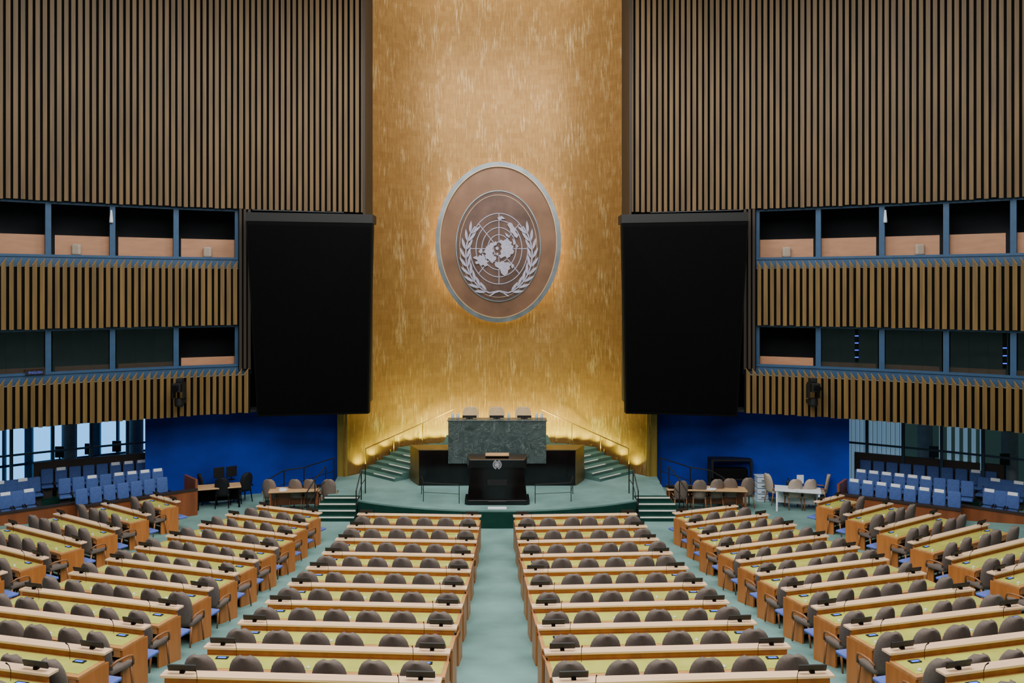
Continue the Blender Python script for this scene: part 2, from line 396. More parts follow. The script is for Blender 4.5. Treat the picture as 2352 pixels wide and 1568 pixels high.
struct(MB().prism(pl,.58,.57+RIS*NST).build('floor_podium_platform',M['carpet_stair']))
struct(MB().prism([(-2.0,31.95),(2.0,31.95),(2.0,34.2),(-2.0,34.2)],.57+RIS*NST+.001,1.85).build('floor_podium_seat_platform',M['carpet_stair']))

# podium
t=thing('podium_desk','long black marble lower podium desk with gold reflection painted on top, gold stone ends','desk',(0,31.05,.57))
MB().prism([(-2.8,0),(2.8,0),(3.18,.93),(-3.18,.93)],0,1.26).build('body',M['blackmarble'],t,bev=.01)
MB().prism([(-2.84,-.02),(2.84,-.02),(3.24,.94),(-3.24,.94)],1.262,1.30).build('top_slab',M['goldstone_sheen'],t,bev=.008)  # reflection of the gold wall put into the slab colour
for sd in (-1,1):
    a=Vector((sd*2.80,.02)); b=Vector((sd*3.18,.93)); n=Vector((sd*.92,-.39))*.03
    MB().hexa([(a.x,a.y,0),(b.x,b.y,0),(b.x+n.x,b.y+n.y,0),(a.x+n.x,a.y+n.y,0)],[(a.x,a.y,1.26),(b.x,b.y,1.26),(b.x+n.x,b.y+n.y,1.26),(a.x+n.x,a.y+n.y,1.26)]).build('end_panel',M['goldstone_sheen'],t)
t=thing('marble_bench','tall green veined marble bench at the top of the podium','bench',(0,30.9,1.39))
MB().box(-1.75,1.75,0,.10,0,1.50).build('front_panel',M['marble'],t,bev=.01)
MB().box(-1.78,1.78,-.02,.62,1.501,1.55).build('top_slab',M['marble'],t,bev=.01)
for sd in (-1,1): MB().box(*sorted((sd*1.66,sd*1.75)),.102,.6,.58,1.499).build('side_panel',M['marble'],t)

# chairs generic
def back_mesh(w=.252,z0=.42,z1=1.09,y0=-.20,rec=.12,th=.06,wrap=.06,pw=2.6):
    mb=MB(); vs=[0,.12,.25,.4,.55,.68,.79,.88,.94,.98,1.0]; nu=8
    fr,bk=[],[]
    for v in vs:
        if v>.45: hw=w*max(.0,(1-((v-.45)/.55)**pw))**(1/pw)
        else: hw=w*(.84+.16*v/.45)
        hw=max(hw,.07 if pw<3 else w*.72); z=z0+(z1-z0)*v
        rf,rb=[],[]
        for k in range(nu+1):
            u=-1+2*k/nu; e=1-.75*abs(u)**4
            y=y0-rec*v+wrap*u*u
            rf.append(mb.bm.verts.new((u*hw,y+.25*th*e,z))); rb.append(mb.bm.verts.new((u*hw,y-th*e,z)))
        fr.append(rf); bk.append(rb)
    for i in range(len(vs)-1):
        for k in range(nu):
            mb.bm.faces.new((fr[i][k],fr[i][k+1],fr[i+1][k+1],fr[i+1][k])); mb.bm.faces.new((bk[i][k+1],bk[i][k],bk[i+1][k],bk[i+1][k+1]))
        for k in (0,nu): mb.bm.faces.new((fr[i][k],fr[i+1][k],bk[i+1][k],bk[i][k]))
    for i in (0,len(vs)-1):
        for k in range(nu): mb.bm.faces.new((fr[i][k],fr[i][k+1],bk[i][k+1],bk[i][k]))
    return mb
def make_chair(name,backm,seatm,legm,cat='chair',pw=2.6):
    t=thing(name,'x',cat)
    MB().box(-.235,.235,-.20,.25,.40,.49).build('seat',seatm,t,bev=.03,smooth=True)
    back_mesh(pw=pw).build('backrest',backm,t,smooth=True)
    for s in (-1,1):
        MB().tube([(s*.262,-.23,.57),(s*.275,-.12,.62),(s*.278,.08,.62),(s*.272,.17,.60),(s*.262,.205,.53),(s*.245,.215,.44)],.02,8).build('armrest',legm,t,smooth=True)
        MB().tube([(s*.215,.20,.41),(s*.235,.23,.0)],[.024,.016],8).build('leg',legm,t,smooth=True)
        MB().tube([(s*.205,-.17,.41),(s*.225,-.25,.0)],[.024,.016],8).build('leg',legm,t,smooth=True)
    return t
grey=Proto(make_chair('delegate_chair',M['chairgrey'],M['chairgrey'],M['armwood']))

# ------------------------------------------------------------------ delegates' desks
disp_root=thing('name_display','x','display')
MB().box(-.19,.19,-.010,.010,0,.095).xf(Matrix.Translation((0,0,.03))@Matrix.Rotation(rad(18),4,'X')).build('panel',M['black'],disp_root,bev=.003)
MB().box(-.03,.03,-.03,.03,0,.035).build('foot',M['matte'],disp_root,bev=.004)
disp=Proto(disp_root)
cons_me={}
def shared(key,fn,parent,loc,name,m):
    if key not in cons_me:
        o=fn().build(name,m,parent); cons_me[key]=o.data
    else:
        o=bpy.data.objects.new(name,cons_me[key]); COL.objects.link(o); o.parent=parent
    o.location=loc; return o
def make_desk(A,sd,th,L,n,row,block,side,chairs=True):
    out=Vector((sd*math.cos(th),math.sin(th))); c=Vector((A[0],A[1]))+out*L/2
    rz=sd*th
    fwd=Vector((-math.sin(rz),math.cos(rz))); xax=Vector((math.cos(rz),math.sin(rz)))
    z=fz(*(c-fwd*.15))
    t=thing('delegate_desk','long wooden desk with green leather top, %s row from podium, %s block'%(ORD[row],block),'desk',(c.x,c.y,z),rz,'delegate desks')
    h=L/2
    MB().box(-h,h,-.60,-.06,.765,.81).build('desktop',M['deskwood'],t,bev=.006)
    MB().box(-h+.06,h-.06,-.52,-.10,.808,.816).build('writing_surface',M['leather'],t)
    MB().box(-h-.01,h+.01,-.09,.09,.893,.93).build('ledge',M['ledge'],t,bev=.006)
    MB().box(-h+.04,h-.04,-.055,-.02,.04,.893).build('back_panel',M['endwood'],t)
    MB().box(-h+.04,h-.04,-.595,-.565,.66,.765).build('apron',M['deskwood'],t)
    for s in (-1,1):
        MB().box(*sorted((s*h,s*(h-.04))),-.58,.02,-.04,.764).build('end_panel',M['endwood'],t,bev=.004)
    pos=[]
    for k in range(n):
        if side: q=-sd*(h-.14-k*(L-.3)/max(1,n-.6))
        else: q=-sd*(h-(k+.5)*L/n)
        pos.append(q)
        shared('con',lambda: MB().box(-.10,.10,-.010,.010,0,.06),t,(q*.93,-.602,.685),'console',M['console'])
        shared('ear',lambda: MB().lathe((0,0,0),[(.028,0),(.03,.02),(.012,.035)],10),t,(q*.9+.12*(1 if k%2 else -1),-.45,.815),'earpiece',M['consolewhite'])
    for s in (-1,1):
        q=s*(h-.32)
        shared('vot',lambda: MB().box(-.09,.09,-.04,.04,0,.014),t,(q,-.19,.816),'voting_unit',M['black'])
        shared('led',lambda: MB().box(-.06,.06,-.03,.01,0,.004),t,(q,-.19,.8305),'voting_display',M['ledblue'])
        shared('mic',lambda: MB().tube([(0,0,0),(0,.0,.14),(0,-.03,.22),(0,-.08,.27)],[.005,.005,.005,.010],6),t,(q+.2*-s,-.15,.81),'microphone',M['matte'])
        p=c+xax*(s*(h-.26))
        nm_='aisle' if s==-sd else 'outer'
        disp.place((p.x,p.y,z+.93),rz,'black name display at %s end of %s row desk, %s block'%(nm_,ORD[row],block),'name displays')
    if side:
        MB().box(-.22,.22,.06,.36,.34,.40).xf(Matrix.Translation((-sd*(h-.26),0,0))).build('adviser_seat',M['seatblue'],t,bev=.02,smooth=True)
        MB().box(-.03,.03,-.02,.3,.29,.339).xf(Matrix.Translation((-sd*(h-.26),0,0))).build('seat_bracket',M['matte'],t)
    if chairs:
        for k in range(n):
            q=pos[k]
            jx,jy=random.uniform(-.04,.04),random.uniform(-.06,.04)
            p=c+xax*(q+jx)-fwd*((.68 if not side else .64)-jy)
            zc=fz(p.x,p.y); u,v_=proj(p.x,p.y,zc+1.05)
            if u<-35 or u>2387 or v_>1590: continue
            grey.place((p.x,p.y,zc),rz+random.gauss(0,.10),'grey upholstered chair %s from the aisle, %s row from podium, %s block'%(ORD[k+1],ORD[row],block),'grey delegate chairs')
for sd,nm in ((-1,'left'),(1,'right')):
    for i in range(10):
        Y=25.6-1.6*i; x=sd*(.48+(25.6-Y)*.0174)
        make_desk((x,Y),sd,rad(3.5),3.68,6,i+1,nm+' centre',False,chairs=(i<9))
    ends=[(1548,1178),(1578,1203),(1607,1230),(1650,1259),(1695,1288),(1740,1318),(1800,1353),(1870,1395),(1946,1440),(2036,1497),(2162,1545)]
    lens=[2.3,2.8,3.1,3.3,3.4,3.4,3.4,3.5,3.5,3.5,3.5]
    for i,(px,py) in enumerate(ends):
        if sd<0: px=2*AX-px
        A=on_floor(px,py,.93); L=lens[i]; th=.35
        for _ in range(3):
            mid=Vector((abs(A.x)+math.cos(th)*L/2,A.y+math.sin(th)*L/2)); th=math.atan2(mid.x,PY_-mid.y)
        make_desk(A,sd,th,L,4 if L<2.5 else 5 if L<3.2 else 6,i+1,nm+' side',True)
    ends=[(1875,1152),(1943,1182),(2015,1214),(2092,1246),(2180,1282),(2276,1316)]
    lens=[1.45,2.35,2.9,3.3,3.5,3.6]
    for i,(px,py) in enumerate(ends):
        if sd<0: px=2*AX-px
        A=on_floor(px,py,.93); L=lens[i]; th=.5
        for _ in range(3):
            mid=Vector((abs(A.x)+math.cos(th)*L/2,A.y+math.sin(th)*L/2)); th=math.atan2(mid.x,PY_-mid.y)
        make_desk(A,sd,th,L,(2,4,5,5,6,6)[i],i+1,'far '+nm,True)

# ------------------------------------------------------------------ podium chairs, monitors, rostrum
tan=Proto(make_chair('podium_chair',M['tan'],M['tan'],M['armwood'],pw=4.5))
mon_root=thing('monitor','x','monitor')
MB().box(-.27,.27,-.02,.02,.10,.44).build('screen',M['black'],mon_root,bev=.006)
MB().tube([(0,.03,.02),(0,.03,.2)],.02).build('stand',M['matte'],mon_root)
MB().box(-.13,.13,-.08,.10,0,.02).build('foot',M['matte'],mon_root)
mon=Proto(mon_root)
for k,x in enumerate((-1.0,-.02,.98)):
    w=('left','middle','right')[k]
    o=tan.place((x,32.6,1.85),math.pi,'tan high chair behind the marble bench, %s of the three'%w,'podium chairs'); o.scale=(1.2,1,1.18)
    o=mon.place((x,31.3,2.94),0,'small black monitor on the marble bench before the %s chair'%w,'bench monitors'); o.scale=(.95,1,.25)
for k,(x,w) in enumerate(((-1.6,'at the left end'),(-1.42,'beside the left glass'),(.42,'right of the middle monitor'),(1.42,'right of the right monitor'),(1.6,'at the right end'))):
    tag(MB().lathe((x,31.2,2.94),[(.035,0),(.05,.06),(.05,.14),(.025,.19),(.03,.22)],12).build('carafe',M['plastic'],smooth=True),'small clear carafe on the marble bench %s'%w,'carafe','bench carafes')

t=thing('rostrum','black marble speaker rostrum with seal and wooden reading top','lectern',(0,28.4,.57))
MB().prism([(-1.06,-.05),(-.95,-.14),(.95,-.14),(1.06,-.05),(1.06,.75),(-1.06,.75)],0,.16).build('base',M['blackmarble'],t,bev=.01)
MB().hexa([(-.98,-.02,.161),(.98,-.02,.161),(.98,.7,.161),(-.98,.7,.161)],[(-.86,.05,1.20),(.86,.05,1.20),(.9,.7,1.20),(-.9,.7,1.20)]).build('body',M['blackmarble'],t,bev=.01)
MB().hexa([(-.96,-.03,1.201),(.96,-.03,1.201),(1.02,.72,1.201),(-1.02,.72,1.201)],[(-.90,.0,1.46),(.90,.0,1.46),(1.0,.72,1.52),(-1.0,.72,1.52)]).build('top_block',M['blackmarble'],t,bev=.015)
MB().box(-.39,.39,.25,.62,1.52,1.57).build('reading_top',M['lightwood'],t,bev=.01)
MB().prismv([(-.32,.62),(.32,.62),(.32,.80),(-.32,.80)],-.03,.02).build('name_plate',M['plate'],t)
mb=MB()
for f in (.045,.068,.09): mb.ering(0,1.31,f,f*1.08,.007,-.075,-.03,32)
for a in range(0,180,45):
    c_,s_=math.cos(rad(a)),math.sin(rad(a)); n=(-s_*.004,c_*.004)
    mb.prismv([(c_*.09+n[0],1.31+s_*.097+n[1]),(c_*.09-n[0],1.31+s_*.097-n[1]),(-c_*.09-n[0],1.31-s_*.097-n[1]),(-c_*.09+n[0],1.31-s_*.097+n[1])],-.073,-.03)
mb.prismv([(-.045,1.315),(-.02,1.335),(.02,1.34),(.045,1.32),(.03,1.30),(.005,1.31),(-.01,1.295),(-.03,1.30)],-.080,-.04)
mb.prismv([(-.01,1.29),(.03,1.285),(.03,1.265),(.015,1.245),(.0,1.265)],-.080,-.04)
mb.prismv([(-.075,1.29),(-.05,1.295),(-.035,1.275),(-.055,1.265)],-.080,-.04)
sl=mb.build('seal',M['sealgrey'],t)
mb=MB()
for s in (-1,1):
    for k in range(9):
        ang=-math.pi/2+s*(.2+.29*k); ta=ang+s*math.pi/2
        for q in (-1,1):
            cx,cz=.125*math.cos(ang),1.31+.135*math.sin(ang)
            ax=Vector((math.cos(ta+q*.45*s),math.sin(ta+q*.45*s))); nn=Vector((-ax.y,ax.x)); o_=Vector((cx,cz))
            pts=[o_,o_+ax*.022+nn*.007,o_+ax*.045,o_+ax*.022-nn*.007]
            mb.prismv([(p.x,p.y) for p in pts],-.078,-.03)
mb.build('seal_wreath',M['sealgrey'],sl)
tag(MB().box(-.3,.3,27.72,27.95,.571,.60).build('floor_panel',M['white'],bev=.005),'flat white panel lying on the stage edge below the rostrum','panel')

# ------------------------------------------------------------------ emblem on the gold wall
EY=34.95; k_=EY/F; EC=(1144.5,570)
def e(px,py): return ((px-EC[0])*k_,-(py-EC[1])*k_)
loc=P(EC[0],EC[1],EY)
t=thing('wall_emblem','large round world map emblem with olive branches in silver ring on gold wall','emblem',loc)
oz=e(0,556)[1]; iz=e(0,565)[1]
def ell(rx,rz,cz,n=96): return [(rx*k_*math.cos(2*math.pi*i/n),cz+rz*k_*math.sin(2*math.pi*i/n)) for i in range(n)]
MB().prismv(ell(138,178,oz),.0,.14).build('disc',M['emdisc'],t)
MB().prismv(ell(96,126,iz),-.012,-.001).build('inner_field',M['emfield'],t)
MB().ering(0,oz,144*k_,184*k_,10*k_,-.08,.12,96).build('outer_ring',M['silver'],t)
MB().ering(0,oz,134.5*k_,174.5*k_,2.0*k_,-.10,.02,96).build('ring_bead',M['emline'],t)
MB().ering(0,iz,98*k_,128*k_,2.6*k_,-.06,.02,96).build('inner_ring',M['silver'],t)
MB().ering(0,iz,89*k_,118*k_,1.2*k_,-.03,.0,96).build('fine_ring',M['emline'],t)
MB().ering(0,oz,138*k_,178*k_,5*k_,.16,.22,96).build('halo_light',M['halo'],t)
mb=MB(); cx,cz=e(1146,571)
for f in (.2,.4,.6,.8,1.0): mb.ering(cx,cz,67*f*k_,82*f*k_,1.8*k_,-.045,.0,64)
for a in range(0,180,45):
    ca,sa=math.cos(rad(a)),math.sin(rad(a)); p0=Vector((ca*14*k_,sa*16*k_)); p1=Vector((ca*67*k_,sa*82*k_)); n=Vector((-sa,ca))*.9*k_
    for sg in (1,-1):
        q=[p0*sg+n,p0*sg-n,p1*sg-n,p1*sg+n]; mb.prismv([(cx+w.x,cz+w.y) for w in q],-.04,.0)
mb.build('globe_grid',M['emlilac'],t)
conts=[
 [(1114,574),(1117,566),(1123,563),(1127,557),(1134,558),(1138,554),(1142,558),(1140,563),(1134,565),(1131,571),(1134,577),(1131,582),(1134,588),(1140,590),(1139,597),(1134,600),(1131,605),(1127,602),(1124,597),(1119,594),(1114,596),(1116,590),(1111,588),(1117,584),(1113,580),(1109,581)],
 [(1147,557),(1149,550),(1156,553),(1160,550),(1167,549),(1171,554),(1176,556),(1174,562),(1180,566),(1177,572),(1181,577),(1178,583),(1173,584),(1171,590),(1164,593),(1161,588),(1155,591),(1150,594),(1147,588),(1151,583),(1149,577),(1153,571),(1150,566),(1152,561)],
 [(1086,592),(1092,588),(1098,590),(1102,585),(1107,588),(1110,583),(1114,588),(1116,594),(1121,601),(1118,604),(1121,609),(1115,612),(1110,608),(1104,611),(1100,605),(1094,607),(1091,602),(1098,598)],
 [(1136,605),(1141,601),(1147,603),(1153,599),(1160,603),(1168,602),(1174,608),(1170,612),(1172,617),(1167,621),(1166,628),(1160,634),(1155,631),(1151,627),(1149,619),(1144,615),(1138,612)],
 [(1165,516),(1170,511),(1176,513),(1179,520),(1184,527),(1184,533),(1191,540),(1187,547),(1181,543),(1178,537),(1172,533),(1171,525)],
 [(1138,568),(1143,566),(1146,570),(1143,575),(1139,573)],[(1141,580),(1145,582),(1143,587),(1140,585)],
 [(1176,548),(1182,552),(1184,560),(1179,563),(1178,555)],[(1142,500),(1152,496),(1161,503),(1153,503),(1147,508)],[(1175,604),(1181,609),(1177,617),(1174,612)],[(1159,534),(1166,538),(1171,546),(1163,543)],[(1099,577),(1105,571),(1109,578),(1103,583)],[(1186,560),(1191,566),(1187,570)]]
mb=MB()
for c in conts: mb.prismv([e(*p) for p in c],-.09,.0)
mb.build('continents',M['emlilac'],t)
for s in (-1,1):
    mb=MB(); pts=[]
    for i in range(41):
        a=rad(-80+i*(124/40)); pts.append((1146+s*(math.cos(a)*76),584-math.sin(a)*92))
    pts=[(1146-s*22,680),(1146-s*10,672),(1146+s*2,668)]+pts[2:]
    w=1.5
    for a,b in zip(pts[:-1],pts[1:]):
        d=Vector((b[0]-a[0],b[1]-a[1])).normalized(); n=Vector((-d.y,d.x))*w
        mb.prismv([e(a[0]+n.x,a[1]+n.y),e(a[0]-n.x,a[1]-n.y),e(b[0]-n.x,b[1]-n.y),e(b[0]+n.x,b[1]+n.y)],-.06-.01*s,.0)
    for j in range(5,len(pts)-1,4):
        for side in (-1,1):
            a=pts[j]; b=pts[j+1]; d=Vector((b[0]-a[0],b[1]-a[1])).normalized(); n=Vector((-d.y,d.x))*side
            ax=(d*.92+n*.38).normalized(); nn=Vector((-ax.y,ax.x)); L=28; o=Vector(a)+n*2
            q=[o,o+ax*L*.25+nn*2.6,o+ax*L*.5+nn*3.2,o+ax*L*.75+nn*2.2,o+ax*L,o+ax*L*.75-nn*2.2,o+ax*L*.5-nn*3.2,o+ax*L*.25-nn*2.6]
            mb.prismv([e(p.x,p.y) for p in q],-.08,.0)
    mb.build('olive_branch',M['emlilac'],t)

# ------------------------------------------------------------------ hanging screens
for sd,nm in ((-1,'left'),(1,'right')):
    def C(px,py,Y):
        p=P(px,py,Y); return Vector((p.x*(-sd),p.y,p.z))
    TL,TR,BR,BL=C(564,508,29.6),C(855,513,29.9),C(846,950,31.2),C(590,957,30.7)
    org=(TL+TR+BR+BL)/4
    t=thing('hanging_screen','giant black video screen hanging %s of the gold wall'%nm,'screen',org,0,'hanging screens')
    bk=Vector((0,.45,0.0))
    f=[p-org for p in (BL,BR,TR,TL)]
    MB().hexa([f[0]+Vector((0,.03,0)),f[1]+Vector((0,.03,0)),f[1]+bk,f[0]+bk],[f[3]+Vector((0,.03,0)),f[2]+Vector((0,.03,0)),f[2]+bk,f[3]+bk]).build('housing',M['matte'],t)
    ins=[q*.965 for q in f]
    MB().hexa([ins[0],ins[1],ins[1]+Vector((0,.028,0)),ins[0]+Vector((0,.028,0))],[ins[3],ins[2],ins[2]+Vector((0,.028,0)),ins[3]+Vector((0,.028,0))]).build('display',M['screen'],t)
    a,b=f[3],f[2]
    MB().hexa([a+Vector((0,.1,.02)),b+Vector((0,.1,.02)),b+Vector((0,1.0,.02)),a+Vector((0,1.0,.02))],[a+Vector((0,.1,.32)),b+Vector((0,.1,.32)),b+Vector((0,1.0,.32)),a+Vector((0,1.0,.32))]).build('hanger_beam',M['black'],t)

# ------------------------------------------------------------------ blue tier seats
ts=thing('tier_seat','x','seat')
MB().box(-.185,.185,-.16,.22,.35,.44).build('seat',M['theblue'],ts,bev=.035,smooth=True)
MB().box(-.19,.19,-.05,.05,0,.52).xf(Matrix.Translation((0,-.2,.43))@Matrix.Rotation(rad(10),4,'X')).build('backrest',M['theblue'],ts,bev=.045,smooth=True,seg=3)
MB().box(-.15,.15,-.05,.05,0,.349).build('pedestal',M['console'],ts)
for s in (-1,1): MB().box(*sorted((s*.19,s*.212)),-.2,.16,.46,.52).build('armrest',M['console'],ts)
tsc=thing('tier_seat','x','seat')
for o in list(ts.children):
    c=o.copy(); COL.objects.link(c); c.parent=tsc
MB().box(-.14,.14,-.057,.057,.42,.528).xf(Matrix.Translation((0,-.2,.43))@Matrix.Rotation(rad(10),4,'X')).build('white_cover',M['white'],tsc,bev=.012)
pa,pb=Proto(ts),Proto(tsc)
rowsL=[((108,1076),(325,1056),8,1.45,'back',.4),((148,1098),(362,1076),8,1.35,'middle',.55),((187,1122),(372,1096),7,1.25,'front',.1)]
rowsR=[((2275,1082),(1988,1056),10,1.45,'back',.1),((2222,1104),(1978,1078),9,1.35,'middle',.9),((2192,1128),(1962,1100),8,1.25,'front',.85)]
for sd,nm,rows in ((-1,'left',rowsL),(1,'right',rowsR)):
    for (a,b,n,zt,rn,pc) in rows:
        A=at_z(*a,zt); B=at_z(*b,zt); d=(B-A); d.z=0; u=d.normalized()
        fac=Vector((u.y,-u.x,0)) if sd<0 else Vector((-u.y,u.x,0))
        if fac.y>0: fac=-fac
        rz=math.atan2(-fac.x,fac.y)
        for k in range(n):
            p=A+d*k/(n-1); cov=random.random()<pc
            (pb if cov else pa).place((p.x+fac.x*.25,p.y+fac.y*.25,zt-.95),rz,
              'blue seat%s, %s from outer end, %s row, %s tier'%(' with white cover' if cov else '',ORD[k+1],rn,nm),'blue tier seats')
        mid=(A+B)/2; L=d.length/2
        struct(MB().obox((mid.x+fac.x*.30,mid.y+fac.y*.30),u,fac,L+.3,.45,0,zt-.95).build('floor_tier_%s_%s'%(rn,nm),M['carpet_dark']))
        if rn=='back':
            struct(MB().obox((mid.x-fac.x*.26,mid.y-fac.y*.26),u,fac,L+.4,.06,0,1.66).build('wall_tier_back_'+nm,M['brownwall']))
        if rn=='front':
            ex=.6 if sd<0 else .3
            cpt=mid+fac*.86+u*(.25 if sd<0 else 0)
            w=struct(MB().obox((cpt.x,cpt.y),u,fac,L+ex,.05,0,.85).build('wall_parapet_'+nm,M['redwood']))
            MB().obox((cpt.x,cpt.y),u,fac,L+ex+.02,.08,.851,.91).build('cap_rail',M['brownwall'],w)
            e2=cpt+u*(L+ex)-fac*.5
            MB().obox((e2.x,e2.y),fac,u,.5,.04,0,1.2).build('end_panel',M['redwood'],w)
for sd,nm in ((-1,'left'),(1,'right')):
    for row,(y0,y1,zt) in enumerate(((1108,1098,1.30),(1134,1122,1.2))):
        for k in range(4):
            px=2+k*27+row*14; py=y0+(y1-y0)*k/3
            if row and k==3: continue
            if sd>0: px=2*AX-px+55
            p=at_z(px,py,zt)
            rz=-2.45 if sd<0 else 2.45
            (pa if k%2 else pb).place((p.x,p.y,zt-.95),rz,'blue seat%s in small %s edge block, %s from the wall, %s row'%('' if k%2 else ' with white cover',nm,ORD[k+1],('back','front')[row]),'blue edge seats')
    p=at_z(50 if sd<0 else 2*AX-50+55,1120,1.25)
    u=Vector((sd*-.75,.62,0)).normalized(); fac=Vector((-sd*.62,-.75,0)).normalized()
    struct(MB().obox((p.x,p.y),u,fac,1.5,.85,0,.25).build('floor_tier_edge_'+nm,M['carpet_dark']))
    q=p+fac*.95
    w=struct(MB().obox((q.x,q.y),u,fac,1.6,.05,0,.72).build('wall_parapet_edge_'+nm,M['redwood']))
    MB().obox((q.x,q.y),u,fac,1.62,.08,.721,.77).build('cap_rail',M['brownwall'],w)

# ------------------------------------------------------------------ side tables and what stands there
taupe=Proto(make_chair('conference_chair',M['chairtaupe'],M['chairtaupe'],M['armwood']))
beige=Proto(make_chair('conference_chair',M['chairbeige'],M['chairbeige'],M['armwood']))
blk=Proto(make_chair('office_chair',M['chairblack'],M['chairblack'],M['matte']))
def table(name,label,c,rz,w,d,h,topm,legm):
    t=thing(name,label,'table',(c[0],c[1],0),rz)
    MB().box(-w/2,w/2,-d/2,d/2,h-.05,h).build('tabletop',topm,t,bev=.01)
    MB().box(-w/2+.06,w/2-.06,d/2-.08,d/2-.04,.15,h-.051).build('modesty_panel',legm,t)
    for sx in (-1,1):
        for sy in (-1,1): MB().box(*sorted((sx*(w/2-.04),sx*(w/2-.10))),*sorted((sy*(d/2-.03),sy*(d/2-.09))),0,h-.051).build('leg',legm,t)
    return t
def papers(base,rz,z,n,desc):
    for k in range(n):
        a=random.uniform(-.6,.6); b_=random.uniform(-.2,.2)
        x=base[0]+a*math.cos(rz)-b_*math.sin(rz); y=base[1]+a*math.sin(rz)+b_*math.cos(rz)
        t=MB().box(-.105,.105,-.15,.15,0,.006+.01*k).build('paper_stack',M['white']); t.location=(x,y,z+.001); t.rotation_euler=(0,0,rz+random.uniform(-.4,.4))
        tag(t,'white paper stack %s, %s'%(desc,('thinnest','middle','thickest')[k]),'paper')
table('side_table','light wood table with two black monitors left of the stage steps',(-6.95,29.75),rad(8),1.7,.7,.76,M['lightwood'],M['redwood'])
papers((-6.95,29.6),rad(8),.76,3,'on the table left of the stage')
for k,(px,py) in enumerate(((685,1121),(722,1120))):
    p=at_z(px,py,.76); mon.place((p.x,p.y+.0,.76),rad(5),'black monitor on table left of the stage steps, %s one'%('left','right')[k],'side table monitors')
for px,w in ((624,'nearest the blue wall'),(684,'second from the left'),(717,'third from the left'),(757,'nearest the stage steps')):
    p=on_floor(px,1168,0); taupe.place((p.x,p.y,0),rad(random.uniform(-12,12)),'taupe chair at the table left of the stage, %s'%w,'left table chairs')
table('side_table','light wood table in front of the right side rail',(7.2,29.9),rad(-5),2.7,.7,.76,M['lightwood'],M['redwood'])
papers((7.3,29.8),rad(-5),.76,3,'on the table right of the stage')
for k,px in enumerate((1560,1604,1642,1676,1712)):
    p=on_floor(px,1172-2*k,0); taupe.place((p.x,p.y,0),rad(random.uniform(-12,12)),'taupe chair at table right of the stage, %s from the stage'%ORD[k+1],'right table chairs')
for k,(px,py) in enumerate(((1544,1121),(1584,1122))):
    p=at_z(px,py,.76); mon.place((p.x,p.y,.76),rad(-5),'black monitor on table right of the stage, %s one'%('left','right')[k],'side table monitors')
table('work_table','pale wood table with two monitors before the left blue wall',(-9.75,30.3),rad(20),1.5,.7,.74,M['lightwood'],M['matte'])
for k,(px,py) in enumerate(((503,1104),(532,1101))):
    p=at_z(px,py,.74); o=mon.place((p.x,p.y,.74),rad(40),'black monitor on table by left blue wall, %s one'%('left','right')[k],'work table monitors'); o.scale=(.7,1,1.1)
for px,py,r,w in ((478,1156,-60,'left of the table'),(512,1164,10,'in front of the table'),(558,1152,50,'right of the table')):
    p=on_floor(px,py,0); blk.place((p.x,p.y,0),rad(r),'black office chair by left blue wall, %s'%w,'black office chairs')
table('work_table','white topped table with papers before the right blue wall',(10.35,29.85),rad(-18),1.5,.8,.74,M['white'],M['white'])
papers((10.35,29.8),rad(-18),.74,3,'on the white table')
for px,py,r,w in ((1778,1156,-75,'left of the table'),(1822,1168,0,'in front, left'),(1853,1168,12,'in front, right'),(1882,1158,70,'right of the table')):
    p=on_floor(px,py,0); beige.place((p.x,p.y,0),rad(r),'beige chair at white table by right blue wall, %s'%w,'white table chairs')
p=at_z(1838,1110,.74)
tag(MB().box(p.x-.12,p.x+.12,p.y-.02,p.y+.02,.74,1.04).build('document_holder',M['white'],bev=.005),'upright white document holder on table by right blue wall','document holder')
p=at_z(1810,1114,.74)
tag(MB().lathe((p.x,p.y,.74),[(.06,0),(.06,.12),(.025,.17),(.025,.25)],14).build('bottle',M['black']),'dark bottle standing on the white table','bottle')
p=on_floor(1749,1148,0)
t=thing('drawer_tower','clear plastic drawer tower standing beside the white table','drawers',(p.x,p.y,0))
MB().box(-.22,.22,-.2,.2,0,.05).build('base',M['plastic'],t)
for k in range(4):
    d_=MB().box(-.2,.2,-.2,.2,.06+.2*k,.24+.2*k).build('drawer',M['plastic'],t,bev=.02)
    MB().box(-.06,.06,-.225,-.201,.14+.2*k,.16+.2*k).build('drawer_pull',M['steel'],d_)
MB().box(-.22,.22,-.2,.2,.861,.90).build('top',M['plastic'],t)
a=on_floor(1636,1140,0); b=on_floor(1730,1144,0)
t=thing('equipment_stand','black open metal equipment stand before the right blue wall','stand',((a.x+b.x)/2,a.y,0))
w=(b.x-a.x)/2
for sx in (-1,1):
    for sy in (0,.5): MB().box(sx*w-.04,sx*w+.04,sy-.04,sy+.04,0,1.3).build('post',M['black'],t)
for z in (1.3,.6):
    MB().box(-w-.04,w+.04,-.04,.54,z,z+.06).build('shelf',M['black'],t)
MB().box(-w+.1,w-.1,.05,.45,.661,1.0).build('equipment_case',M['matte'],t,bev=.02)
def rail(label,pts,h,name='metal_railing',r=.022):
    o=Vector(pts[0]); t=thing(name,label,'railing',o)
    P_=[Vector(p)-o for p in pts]
    MB().tube([p+Vector((0,0,h)) for p in P_],r).build('top_rail',M['black'],t)
    MB().tube([p+Vector((0,0,h*.5)) for p in P_],r*.6).build('mid_rail',M['black'],t)
    for p in P_: MB().tube([p,p+Vector((0,0,h))],r*.9).build('post',M['black'],t)
